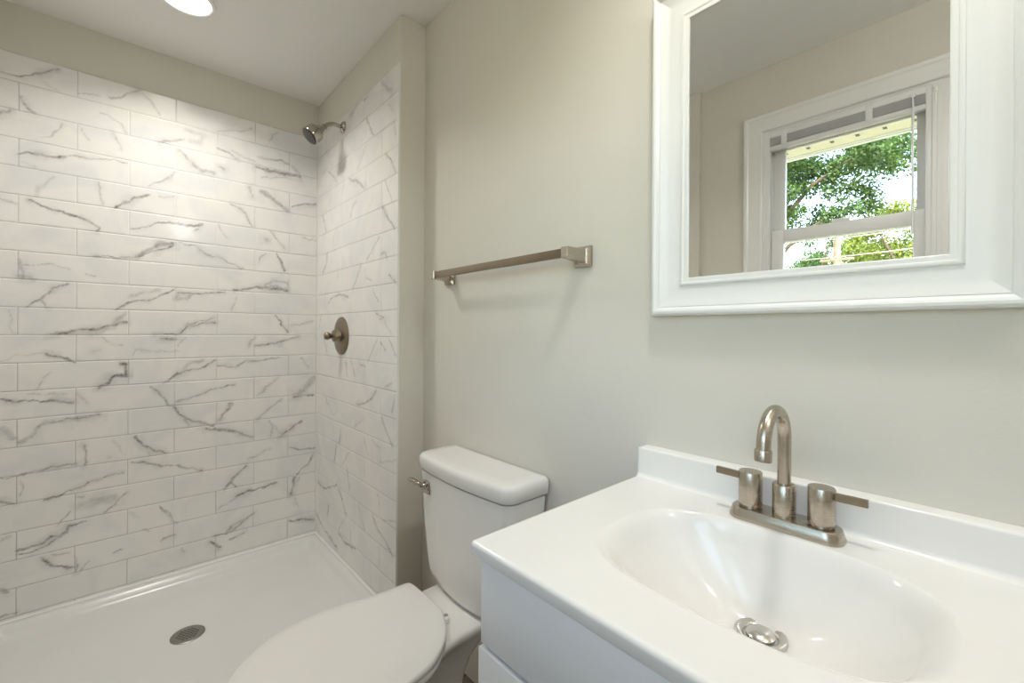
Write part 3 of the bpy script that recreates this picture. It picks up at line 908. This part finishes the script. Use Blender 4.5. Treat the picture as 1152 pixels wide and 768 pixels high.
tree('bushy_tree', 'bright yellow green bushy tree beyond the lower window sash, right of the pole', -10.4, 0.9, 3.2, 0.12,
     [[(-10.4, 0.9, 1.2), (-10.2, 1.3, 2.4), (-10, 1.6, 3.2)], [(-10.4, 0.9, 1.2), (-10.3, 0.3, 2.4), (-10.2, 0.0, 3.0)]], cl, M['leaflight'], 380, 0.07, 12)
lo = [(3.55, 3.75), (3.15, 3.72), (2.75, 3.9), (2.98, 3.7), (2.82, 3.5), (3.5, 3.45), (3.0, 3.4), (2.6, 3.7)]
cl = [(-13.3 + rs0.uniform(-0.7, 0.7), y, z, rs0.uniform(0.2, 0.3)) for y, z in lo]
cl += [(-13.6 + rs0.uniform(-1, 1), rs0.uniform(3.1, 5.4), rs0.uniform(1.0, 3.2), rs0.uniform(0.4, 0.6)) for k in range(36)]
tree('distant_tree', 'darker bushy tree behind the utility pole, left of the yellow green tree', -13.6, 3.9, 3.4, 0.13,
     [[(-13.6, 3.9, 1.4), (-12.2, 3.2, 2.6), (-12, 2.9, 3.5)], [(-13.6, 3.9, 1.4), (-12.4, 4.3, 2.8), (-12.4, 4.7, 3.3)]], cl, M['leafdark'], 220, 0.09, 13)
up_ = thing('utility_pole', 'brown wooden utility pole rising between the trees outside', 'pole', (-8.95, 2.13, -1.0))
MB().tube([(-8.95, 2.13, -1.0), (-8.95, 2.13, 1.0), (-8.95, 2.13, 3.25)], [0.075, 0.07, 0.062], 14).build('pole', M['polewood'], up_)
MB().box(-9.02, -8.88, 1.86, 2.40, 2.60, 2.64, 0.008).build('cross_arm', M['polewood'], up_)
for z, nm in ((3.02, 'upper'), (2.66, 'lower'), (2.44, 'low')):
    pw = [(-8.84, 2.13 + 8 * t, z + 0.25 * t * t * 4) for t in np.linspace(-1, 1, 21)]
    o = MB().tube(pw, 0.008, 6).build('power_line', M['wire'], None, True, (-8.84, 2.13, z))
    mir_label(o, {'upper': 'topmost pale power line past the utility pole', 'lower': 'pale power line just above the pole cross arm level', 'low': 'lowest of the pale power lines at the pole'}[nm], 'wire', None)

# ------------------------------------------------------------------ ceiling lights
def ceiling_light(label, x, y, m, watts, color):
    t = thing('ceiling_light', label, 'light', (x, y, ZC))
    MB().lathe([(0.074, 0.0), (0.087, 0.0), (0.089, -0.002), (0.087, -0.006), (0.078, -0.007), (0.074, -0.004)], (x, y, ZC - 0.0002), (0, 0, 1), 48, False, False).build('trim_ring', M['trim'], t)
    MB().lathe([(0.0745, 0.0), (0.0745, -0.0035), (0.05, -0.0045), (0.0, -0.005)], (x, y, ZC - 0.0002), (0, 0, 1), 48).build('lens', m, t)
    ld = bpy.data.lights.new('downlight', 'AREA')
    ld.shape = 'DISK'
    ld.size = 0.145
    ld.spread = math.radians(135)
    ld.energy = watts
    ld.color = color
    lo_ = bpy.data.objects.new('downlight', ld)
    col.objects.link(lo_)
    lo_.parent = t
    lo_.location = (0, 0, -0.0095)
    return t
ceiling_light('round recessed ceiling light glowing over the shower pan', 0.169, 1.952, M['lens_shower'], LAMP_SHOWER, (1.0, 0.965, 0.905))

def fill_dome(label, x, y, watts, color, k):  # unseen dome with a point light, added to brighten the room
    t = thing('fill_dome', label, 'light', (x, y, ZC))
    MB().lathe([(0.17 * k, 0.0), (0.175 * k, -0.004), (0.175 * k, -0.022), (0.168 * k, -0.026)], (x, y, ZC - 0.0002), (0, 0, 1), 56, True, False).build('rim', M['nickel'], t)
    MB().lathe([(0.165 * k, -0.024), (0.16 * k, -0.045), (0.13 * k, -0.068), (0.08 * k, -0.083), (0.0, -0.089)], (x, y, ZC - 0.0002), (0, 0, 1), 56, True).build('dome', M['lens_fill'], t)
    ld = bpy.data.lights.new('fill_bulb', 'POINT')
    ld.shadow_soft_size = 0.09 * k
    ld.energy = watts
    ld.color = color
    lo_ = bpy.data.objects.new('fill_bulb', ld)
    col.objects.link(lo_)
    lo_.parent = t
    lo_.location = (0, 0, -0.092 - 0.1 * k)
fill_dome('invented dome fill light on the ceiling behind the camera', 0.45, -0.62, LAMP_FILL, (1.0, 0.975, 0.935), 1.0)
ceiling_light('round recessed ceiling light above the sink, in front of the mirror', 0.53, 0.23, M['lens_room'], LAMP_ROOM, (1.0, 0.975, 0.935))

# ------------------------------------------------------------------ shower pan and drain
sp = thing('shower_pan', 'white acrylic shower pan with low raised rim', 'shower pan', (0.19, 1.95, ZF))
px0, px1, py0, py1 = -0.3775, 0.7668, 1.4972, 2.3995
pcx, pcy, phx, phy = (px0 + px1) / 2, (py0 + py1) / 2, (px1 - px0) / 2, (py1 - py0) / 2
rings = [rrect(pcx, pcy, phx, phy, 0.012, ZF), rrect(pcx, pcy, phx, phy, 0.012, 0.062), rrect(pcx, pcy, phx - 0.002, phy - 0.002, 0.012, 0.068),
         rrect(pcx, pcy, phx - 0.008, phy - 0.008, 0.012, 0.0705), rrect(pcx, pcy, phx - 0.022, phy - 0.022, 0.02, 0.0695),
         rrect(pcx, pcy, phx - 0.028, phy - 0.028, 0.024, 0.066), rrect(pcx, pcy, phx - 0.040, phy - 0.040, 0.034, 0.050),
         rrect(pcx, pcy, phx - 0.052, phy - 0.052, 0.044, 0.040), rrect(pcx, pcy, phx - 0.068, phy - 0.068, 0.055, 0.0355),
         rrect(pcx, pcy, phx - 0.10, phy - 0.10, 0.07, 0.034)]
dr = (0.185, 1.965)
base = rings[-1]
for f_, z_ in ((0.5, 0.031), (0.2, 0.0285)):
    rings.append([(dr[0] + (p[0] - dr[0]) * f_, dr[1] + (p[1] - dr[1]) * f_, z_) for p in base])
rings.append([(dr[0] + 0.03 * math.cos(math.atan2(p[1] - dr[1], p[0] - dr[0])), dr[1] + 0.03 * math.sin(math.atan2(p[1] - dr[1], p[0] - dr[0])), 0.0275) for p in base])
MB().loft(rings).build('basin', M['acrylic'], sp, True, angle=60)
dg = MB().lathe([(0.052, 0.0), (0.0525, 0.0022), (0.050, 0.004), (0.044, 0.0042), (0.042, 0.0034), (0.0, 0.0032)], (dr[0], dr[1], 0.027), (0, 0, 1), 48, True, True).build('drain_grate', M['grate'], sp)
hl = MB()
for i in range(-3, 4):
    for j in range(-3, 4):
        hx, hy = (i + (0.5 if j % 2 else 0)) * 0.0105, j * 0.0092
        if math.hypot(hx, hy) < 0.035:
            hl.lathe([(0.0034, 0), (0.0034, 0.0006)], (dr[0] + hx, dr[1] + hy, 0.0299), (0, 0, 1), 10)
hl.build('drain_holes', M['dark'], dg, False)

# ------------------------------------------------------------------ shower head and valve
AX = (-0.7136, 0, -0.7005)
sh = thing('showerhead', 'satin nickel shower head on a bent arm high on the tiled side wall', 'shower head', (XT, 2.04, 2.088))
MB().lathe([(0.0275, 0.0), (0.0275, 0.002), (0.025, 0.006), (0.017, 0.011), (0.012, 0.014), (0.0, 0.0145)], (XT - 0.0002, 2.04, 2.088), (-1, 0, 0), 36).build('wall_flange', M['chrome'], sh)
arc = [(XT - 0.012, 2.04, 2.088), (0.745, 2.04, 2.0895)]
for k in range(9):
    a = math.radians(90 + k * 45 / 8)
    arc.append((0.728 + 0.052 * math.cos(a), 2.04, 2.038 + 0.052 * math.sin(a)))
arc.append((0.677, 2.04, 2.0605))
MB().tube(arc, 0.0088, 20).build('shower_arm', M['chrome'], sh)
o0 = Vector((0.684, 2.04, 2.0675)); a0 = Vector(AX)
def ax(h):
    return o0 + a0 * h
MB().lathe([(0.0112, 0), (0.0128, 0.001), (0.0128, 0.006), (0.011, 0.0075), (0.0118, 0.009), (0.0118, 0.022), (0.0105, 0.024)], o0, AX, 32).build('swivel_collar', M['chrome'], sh)
MB().lathe([(0.010, 0.018), (0.0155, 0.022), (0.018, 0.03), (0.019, 0.038), (0.028, 0.043), (0.0365, 0.051), (0.0395, 0.060), (0.0405, 0.078), (0.0405, 0.092), (0.0385, 0.0945), (0.034, 0.093)], o0, AX, 40).build('head_body', M['chrome'], sh)
sf_ = MB().lathe([(0.0362, 0.0925), (0.0362, 0.0965), (0.032, 0.098), (0.0, 0.0985)], o0, AX, 40).build('spray_face', M['dark'], sh)
nz = MB(); q1 = a0.orthogonal().normalized(); q2 = a0.cross(q1)
for rr, nn in ((0.010, 6), (0.020, 11), (0.029, 16)):
    for j in range(nn):
        a = 2 * PI * j / nn
        nz.lathe([(0.0017, 0.097), (0.0013, 0.101)], o0 + (q1 * math.cos(a) + q2 * math.sin(a)) * rr, AX, 8)
nz.build('spray_nozzles', M['steel'], sf_)

sv = thing('shower_valve', 'round satin nickel shower valve with handle on the tiled side wall', 'shower valve', (XT, 2.05, 1.115))
vo = (XT - 0.0002, 2.05, 1.115)
MB().lathe([(0.088, 0.0), (0.088, 0.003), (0.085, 0.006), (0.06, 0.010), (0.034, 0.013), (0.0, 0.0135)], vo, (-1, 0, 0), 56).build('escutcheon', M['bronze'], sv)
hb = MB().lathe([(0.030, 0.012), (0.030, 0.018), (0.0275, 0.021), (0.0275, 0.037), (0.024, 0.040), (0.020, 0.041), (0.0, 0.0415)], vo, (-1, 0, 0), 36)
hb.build('valve_hub', M['bronze'], sv)
MB().lathe([(0.012, 0.040), (0.011, 0.048), (0.0135, 0.054), (0.0175, 0.060), (0.0185, 0.067), (0.016, 0.074), (0.010, 0.078), (0.0, 0.079)], vo, (-1, 0, 0), 32).build('handle', M['bronze'], sv)

# ------------------------------------------------------------------ towel bar
tb = thing('towel_bar', 'square brushed nickel towel bar on the greige wall above the toilet', 'towel bar', (XR, 1.005, 1.335))
zb_ = 1.335
MB().box(0.804, 0.816, 0.70, 1.31, zb_ - 0.011, zb_ + 0.011, 0.0012).build('bar', M['bronze'], tb, True)
for yp in (0.703, 1.307):
    r_ = []
    def rg(x, hy, hz, yc=yp, zc=zb_ - 0.003):
        return [(x, yc - hy, zc - hz), (x, yc + hy, zc - hz), (x, yc + hy, zc + hz), (x, yc - hy, zc + hz)]
    p = MB().loft([rg(XR - 0.0002, 0.026, 0.026), rg(XR - 0.008, 0.026, 0.026), rg(XR - 0.011, 0.0235, 0.0235), rg(XR - 0.016, 0.017, 0.018)], True, True)
    bp_ = p.build('wall_plate', M['nickel'], tb, True, angle=20)
    q = MB().loft([rg(XR - 0.015, 0.0155, 0.017), rg(XR - 0.035, 0.012, 0.0145, yp, zb_ - 0.001), rg(0.815, 0.011, 0.0135, yp, zb_), rg(0.802, 0.011, 0.0135, yp, zb_), rg(0.8, 0.009, 0.0115, yp, zb_)], True, True)
    q.build('post', M['nickel'], tb, True, angle=20)

# ------------------------------------------------------------------ framed mirror
mr_ = thing('wall_mirror', 'rectangular mirror in a wide white moulded frame above the sink', 'mirror', (XR, 0.234, 1.521))
MY0, MY1, MZ0, MZ1 = -0.034, 0.502, 1.176, 1.867
prof = [(0.0, 0.0), (0.0, 0.018), (0.0015, 0.0235), (0.005, 0.027), (0.0095, 0.0275), (0.0135, 0.0255), (0.0165, 0.0215), (0.018, 0.0205), (0.0195, 0.0212), (0.030, 0.0175), (0.042, 0.0140),
        (0.054, 0.0120), (0.0615, 0.0118), (0.063, 0.0145), (0.0655, 0.0152), (0.068, 0.0145), (0.0695, 0.0135), (0.0765, 0.0128), (0.078, 0.0120), (0.078, 0.006)]
rings = []
for d, h in prof:
    x = XR - h
    rings.append([(x, MY0 + d, MZ0 + d), (x, MY1 - d, MZ0 + d), (x, MY1 - d, MZ1 - d), (x, MY0 + d, MZ1 - d)])
MB().loft(rings, False, False).build('frame', M['frame'], mr_, True, angle=22)
MB().box(XR - 0.010, XR - 0.004, MY0 + 0.074, MY1 - 0.074, MZ0 + 0.074, MZ1 - 0.074).build('glass', M['mirror'], mr_, False)

# ------------------------------------------------------------------ toilet
YC = 1.045
to = thing('toilet', 'white two-piece toilet with closed lid between the shower and the vanity', 'toilet', (0.55, YC, ZF))
def bowl_ring(z, xf, xb, hw, hd, cx0=0.40, yc=YC - 0.012):
    """outline of the bowl: rounded front, tapering back to the narrower deck (half width hd)"""
    pts = []; N = 26
    xs = [xf + (xb - xf) * (0.5 - 0.5 * math.cos(PI * i / N)) for i in range(N + 1)]
    def half(x):
        if x <= cx0:
            t = (cx0 - x) / (cx0 - xf)
            return hw * max(0.0, 1 - t ** 2.3) ** 0.5
        t = min(1, (x - cx0) / (0.66 - cx0)); t = t * t * (3 - 2 * t)
        v = hw + (hd - hw) * t
        e = (x - (xb - 0.03)) / 0.03
        return v * (1 - 0.25 * e * e) if e > 0 else v
    side = [(x, half(x)) for x in xs]
    off = lambda x: yc + 0.02 * max(0, min(1, (x - 0.4) / 0.25))
    pts = [(x, off(x) + h, z) for x, h in side] + [(x, off(x) - h, z) for x, h in side[::-1]]
    return pts[:-1]
rings = [bowl_ring(ZF, 0.30, 0.72, 0.088, 0.082, 0.45), bowl_ring(ZF + 0.012, 0.30, 0.72, 0.088, 0.082, 0.45), bowl_ring(0.03, 0.31, 0.715, 0.078, 0.072, 0.45), bowl_ring(0.10, 0.31, 0.715, 0.08, 0.068, 0.45), bowl_ring(0.17, 0.28, 0.725, 0.098, 0.068, 0.44),
         bowl_ring(0.23, 0.235, 0.75, 0.124, 0.074, 0.42), bowl_ring(0.275, 0.195, 0.785, 0.150, 0.088, 0.41), bowl_ring(0.30, 0.173, 0.815, 0.166, 0.104), bowl_ring(0.318, 0.162, 0.842, 0.176, 0.117),
         bowl_ring(0.330, 0.158, 0.85, 0.180, 0.123), bowl_ring(0.340, 0.158, 0.848, 0.179, 0.122), bowl_ring(0.345, 0.165, 0.842, 0.172, 0.115)]
bw = MB().loft(rings).build('bowl', M['ceramic'], to, True, angle=70)
for yy in (0.115,):
    MB().lathe([(0.014, 0.0), (0.014, 0.006), (0.010, 0.014), (0.0, 0.016)], (0.50, YC - 0.102, ZF), (0, 0, 1), 20).build('bolt_cap', M['seat'], to)
    MB().lathe([(0.014, 0.0), (0.014, 0.006), (0.010, 0.014), (0.0, 0.016)], (0.50, YC + 0.082, ZF), (0, 0, 1), 20).build('bolt_cap', M['seat'], to)
out = [(0.650, 0.992), (0.656, 1.03), (0.657, 1.12), (0.655, 1.168), (0.645, 1.183), (0.60, 1.187), (0.53, 1.194), (0.458, 1.209), (0.40, 1.217), (0.335, 1.213), (0.27, 1.193), (0.205, 1.148), (0.168, 1.10), (0.148, 1.05),
       (0.147, 1.005), (0.162, 0.955), (0.20, 0.91), (0.27, 0.868), (0.36, 0.846), (0.43, 0.840), (0.494, 0.847), (0.548, 0.865), (0.61, 0.917)]
OUT = smooth_closed(out, 5)
cxo, cyo = 0.41, 1.03
def inset(d, z, shiftx=0):
    r = []
    for x, y in OUT:
        dx, dy = x - cxo, y - cyo; L = math.hypot(dx, dy)
        r.append((x - dx / L * d + shiftx, y - dy / L * d, z))
    return r
def scaled(k, z):
    return [(cxo + (x - cxo) * k, cyo + (y - cyo) * k, z) for x, y in OUT]
MB().loft([inset(0.006, 0.3455), inset(0.002, 0.349), inset(0.002, 0.358), inset(0.006, 0.363)]).build('seat', M['seat'], to, True, angle=50)
MB().loft([inset(0.004, 0.3655), inset(0.0, 0.369), inset(0.0, 0.376), inset(0.002, 0.3805), inset(0.006, 0.3828), scaled(0.85, 0.3842), scaled(0.6, 0.3852), scaled(0.3, 0.3856)]).build('seat_lid', M['seat'], to, True, angle=50)
for yh in (1.135, 1.005):
    MB().box(0.650, 0.672, yh - 0.014, yh + 0.014, 0.3445, 0.361, 0.005, 3).build('hinge', M['seat'], to)
    MB().lathe([(0.006, 0), (0.0055, 0.0015), (0.0, 0.002)], (0.666, yh, 0.361), (0, 0, 1), 14).build('hinge_cap', M['steel'], to)
# tank with bowed front, tapering down; thing > tank, tank_lid, flush_lever
def tank_ring(z, xf, xb, hw, bow, r, yc=YC - 0.003, n=7):
    pts = []
    for k in range(n + 1):                                # back-left corner, going to the front
        a = PI / 2 * k / n; rb = 0.012
        pts.append((xb - rb + rb * math.cos(a), yc + hw - rb + rb * math.sin(a), z))
    for k in range(n + 1):
        a = PI / 2 + PI / 2 * k / n
        pts.append((xf + r + r * math.cos(a), yc + hw - r + r * math.sin(a), z))
    m_ = len(pts)
    for k in range(1, 12):
        t = k / 12
        y = yc + (hw - r) * (1 - 2 * t)
        pts.append((xf - bow * (1 - ((y - yc) / (hw - r)) ** 2), y, z))
    for k in range(n + 1):
        a = PI + PI / 2 * k / n
        pts.append((xf + r + r * math.cos(a), yc - hw + r + r * math.sin(a), z))
    for k in range(n + 1):
        a = 3 * PI / 2 + PI / 2 * k / n; rb = 0.012
        pts.append((xb - rb + rb * math.cos(a), yc - hw + rb + rb * math.sin(a), z))
    return pts
tk = [tank_ring(0.349, 0.752, 0.858, 0.150, 0.014, 0.045), tank_ring(0.352, 0.744, 0.862, 0.166, 0.016, 0.045), tank_ring(0.362, 0.739, 0.864, 0.182, 0.016, 0.042), tank_ring(0.385, 0.736, 0.865, 0.192, 0.015, 0.038),
      tank_ring(0.43, 0.734, 0.866, 0.200, 0.014, 0.036), tank_ring(0.54, 0.729, 0.867, 0.211, 0.014, 0.034), tank_ring(0.62, 0.727, 0.868, 0.217, 0.014, 0.034), tank_ring(0.694, 0.724, 0.870, 0.223, 0.014, 0.034)]
MB().loft(tk).build('tank', M['ceramic'], to, True, angle=60)
tl = [tank_ring(0.6945, 0.745, 0.855, 0.205, 0.012, 0.03), tank_ring(0.699, 0.745, 0.855, 0.205, 0.012, 0.03), tank_ring(0.699, 0.722, 0.873, 0.226, 0.014, 0.036), tank_ring(0.7015, 0.719, 0.876, 0.229, 0.014, 0.038), tank_ring(0.730, 0.718, 0.876, 0.230, 0.014, 0.038), tank_ring(0.738, 0.720, 0.875, 0.228, 0.014, 0.038),
      tank_ring(0.743, 0.725, 0.872, 0.223, 0.013, 0.036), tank_ring(0.7455, 0.733, 0.866, 0.215, 0.012, 0.034), tank_ring(0.7462, 0.76, 0.85, 0.185, 0.008, 0.02)]
MB().loft(tl).build('tank_lid', M['ceramic'], to, True, angle=60)
fl = MB().box(0.7135, 0.727, 1.178, 1.214, 0.628, 0.668, 0.004, 3).build('flush_lever', M['chrome'], to)
lv = MB().tube([(0.7145, 1.200, 0.655), (0.706, 1.201, 0.656), (0.700, 1.212, 0.658), (0.698, 1.235, 0.660), (0.697, 1.255, 0.660), (0.697, 1.268, 0.659)], [0.0085, 0.0085, 0.0082, 0.0085, 0.009, 0.007], 14)
lv.build('lever_arm', M['chrome'], fl)

# ------------------------------------------------------------------ vanity cabinet
VY0, VY1 = -0.09, 0.527
vc = thing('vanity_cabinet', 'white vanity cabinet with smooth drawer front under the sink top', 'cabinet', (0.64, 0.218, ZF))
cb = MB()
cb.box(0.412, 0.872, VY1 - 0.036, VY1 - 0.018, ZF, 0.8045)
cb.box(0.412, 0.872, VY0 + 0.018, VY0 + 0.036, ZF, 0.8045)
cb.box(0.412, 0.872, VY0 + 0.036, VY1 - 0.036, 0.06, 0.078)
cb.box(0.862, 0.872, VY0 + 0.036, VY1 - 0.036, 0.078, 0.66)
cb.box(0.45, 0.462, VY0 + 0.036, VY1 - 0.036, ZF, 0.06)
cb.build('carcass', M['cabinet'], vc, False)
MB().box(0.398, 0.4115, VY0 + 0.019, VY1 - 0.019, 0.681, 0.8035, 0.0015).build('drawer_front', M['cabinet'], vc, True)
ym = (VY0 + VY1) / 2
for a, b in ((VY0 + 0.017, ym - 0.0015), (ym + 0.0015, VY1 - 0.017)):
    d_ = MB().box(0.395, 0.4115, a, b, 0.065, 0.6755, 0.002).build('door', M['cabinet'], vc, True)

# ------------------------------------------------------------------ vanity top with integral basin
vt = thing('bathroom_sink', 'glossy white vanity top with integral oval basin and backsplash', 'sink', (0.64, 0.218, 0.806))
ZT, XF, XB = 0.827, 0.391, 0.846
BX, BY, BHX, BHY, BD = 0.626, 0.220, 0.138, 0.190, 0.127
DX, DY = 0.692, 0.226
prof = []                                                # (x, z, nx, nz): profile from the underside of the front edge up and back
prof += [(XF + 0.004, 0.806, 0, -1), (XF + 0.001, 0.8068, -0.7, -0.7), (XF, 0.809, -1, 0), (XF, 0.8205, -1, 0)]
for k in range(1, 7):
    a = math.radians(90 * k / 6)
    prof.append((XF + 0.0065 - 0.0065 * math.cos(a), ZT - 0.0065 + 0.0065 * math.sin(a), -math.cos(a), math.sin(a)))
nx_ = 200
xa, xb_ = XF + 0.0065, XB - 0.009
for k in range(1, nx_):
    prof.append((xa + (xb_ - xa) * k / nx_, ZT, 0, 1))
i1 = len(prof)
for k in range(0, 7):
    a = math.radians(90 * k / 6)
    prof.append((XB - 0.009 + 0.009 * math.sin(a), ZT + 0.009 - 0.009 * math.cos(a), -math.sin(a), math.cos(a)))
prof.append((XB + 0.0006, 0.884, -1, 0))
for k in range(1, 6):
    a = math.radians(90 * k / 5)
    prof.append((XB + 0.0046 - 0.004 * math.cos(a), 0.885 + 0.004 * math.sin(a), -math.cos(a), math.sin(a)))
prof += [(XR - 0.0005, 0.889, 0, 1), (XR - 0.0005, 0.806, 1, 0)]
ny_ = 260
ys = [VY0, VY0 + 0.0008, VY0 + 0.0025, VY0 + 0.005] + list(np.linspace(VY0 + 0.009, VY1 - 0.009, ny_)) + [VY1 - 0.005, VY1 - 0.0025, VY1 - 0.0008, VY1]
rnd = [0.005, 0.0028, 0.0009, 0.0] + [0.0] * ny_ + [0.0, 0.0009, 0.0028, 0.005]
PX = np.array([p[0] for p in prof]); PZ = np.array([p[1] for p in prof])
def basin_depth(x, y):
    """depth below the rim; level curves slide from the rim oval to the drain"""
    lo_, hi_ = 0.0, 1.25
    def F(r):
        cx_ = DX + (BX - DX) * r; cy_ = DY + (BY - DY) * r
        p = 2.4 + 0.5 * r
        return ((abs(x - cx_) / BHX) ** p + (abs(y - cy_) / BHY) ** p) ** (1 / p) - r
    if F(1.2) > 0:
        return 0.0
    for _ in range(20):
        m_ = (lo_ + hi_) / 2
        if F(m_) > 0:
            lo_ = m_
        else:
            hi_ = m_
    r = (lo_ + hi_) / 2
    if r >= 1.05:
        return 0.0
    ex = 2.0
    d0 = BD * (1 - max(0.0, (min(r, 1) - 0.14) / 0.86) ** ex)
    # rolled rim
    e = 0.05
    t = (1.05 - r) / 0.17
    if t < 1:
        rr = 1.05 - 0.17
        dr_ = BD * (1 - ((rr - 0.14) / 0.86) ** ex)
        return dr_ * t ** 1.7 if t > 0 else 0.0
    return d0
V = []; Fq = []
np_ = len(prof)
for j, y in enumerate(ys):
    for i, (x, z, a, b) in enumerate(prof):
        zz = z
        if z == ZT and 0.46 < x < 0.80:
            zz = z - basin_depth(x, y)
        V.append((x - a * rnd[j], y, zz - b * rnd[j]))
for j in range(len(ys) - 1):
    for i in range(np_ - 1):
        q = j * np_ + i
        Fq.append((q, q + 1, q + np_ + 1, q + np_))
for j in (0, len(ys) - 1):                               # end faces
    n0 = len(V)
    for i in range(np_ - 1):
        V.append((V[j * np_ + i][0], ys[j], 0.806))
    V.append((XR - 0.0005, ys[j], 0.806))
    for i in range(1, np_ - 2):
        Fq.append((j * np_ + i, j * np_ + i + 1, n0 + i + 1, n0 + i))
sl_ = mesh_obj('countertop', V, Fq, M['marble'], vt, True, None, 50)
zd = ZT - basin_depth(DX, DY) + 0.001
sk = MB().lathe([(0.021, -0.002), (0.0235, 0.0015), (0.027, 0.0038), (0.0315, 0.0048), (0.0335, 0.004), (0.0345, 0.000)], (DX, DY, zd + 0.001), (0, 0, 1), 44, False, False).build('drain_flange', M['steel'], vt)
MB().lathe([(0.0235, -0.004), (0.0, -0.0042)], (DX, DY, zd + 0.001), (0, 0, 1), 30, False, True).build('drain_opening', M['dark'], sk)
MB().lathe([(0.017, 0.000), (0.0195, 0.001), (0.0195, 0.003), (0.0165, 0.006), (0.010, 0.0085), (0.0, 0.0095)], (DX, DY, zd + 0.001), (0, 0, 1), 40).build('drain_stopper', M['steel'], sk)

# ------------------------------------------------------------------ faucet
FX, FY = 0.803, 0.2285
fc = thing('faucet', 'two-handle brushed nickel faucet with high arched spout on the sink top', 'faucet', (FX, FY, ZT))
MB().loft([rrect(FX, FY, 0.0285, 0.0815, 0.024, ZT + 0.0002), rrect(FX, FY, 0.0285, 0.0815, 0.024, ZT + 0.003), rrect(FX, FY, 0.0245, 0.0775, 0.022, ZT + 0.0165), rrect(FX, FY, 0.0235, 0.0765, 0.021, ZT + 0.018), rrect(FX, FY, 0.021, 0.074, 0.019, ZT + 0.0185)]).build('base_plate', M['nickel'], fc, True, angle=35)
zt_ = ZT + 0.0185
MB().lathe([(0.0168, 0), (0.0168, 0.049), (0.0158, 0.0505), (0.0105, 0.051)], (FX, FY, zt_), (0, 0, 1), 44).build('spout_base', M['nickel'], fc, True, angle=40)
path = [(FX, FY, zt_ + 0.045), (FX, FY, 0.94), (FX, FY, 0.965)]
R_ = 0.0475
for k in range(0, 21):
    a = math.radians(180 * k / 20)
    path.append((FX - R_ + R_ * math.cos(a), FY, 0.972 + R_ * math.sin(a)))
path += [(FX - 2 * R_ - 0.0015, FY, 0.964)]
spt = MB().tube(path, 0.0098, 28).build('spout', M['nickel'], fc, True)
MB().lathe([(0.0112, 0), (0.0118, 0.0012), (0.0118, 0.0165), (0.0108, 0.0175), (0.0085, 0.0168), (0.0, 0.016)], (FX - 2 * R_ - 0.0012, FY, 0.9685), (-0.06, 0, -1), 36).build('aerator', M['nickel'], spt, True, angle=40)
for s in (1, -1):
    yh = FY + s * 0.0508
    h_ = MB().lathe([(0.0150, 0.0), (0.0150, 0.0025), (0.0178, 0.0027), (0.0182, 0.004), (0.0182, 0.0575), (0.0174, 0.0590), (0.0, 0.0592)], (FX, yh, zt_), (0, 0, 1), 44).build('handle', M['nickel'], fc, True, angle=40)
    rg2 = lambda y, dx, z: [(FX + dx - 0.0032, y, z - 0.0055), (FX + dx + 0.0032, y, z - 0.0055), (FX + dx + 0.0032, y, z + 0.0055), (FX + dx - 0.0032, y, z + 0.0055)]
    MB().loft([rg2(yh + s * 0.012, 0, zt_ + 0.0485), rg2(yh + s * 0.03, 0, zt_ + 0.0487), rg2(yh + s * 0.0555, 0.0, zt_ + 0.0492), rg2(yh + s * 0.0565, 0.0, zt_ + 0.0492)]).build('lever', M['bronze'], h_, True, angle=20)
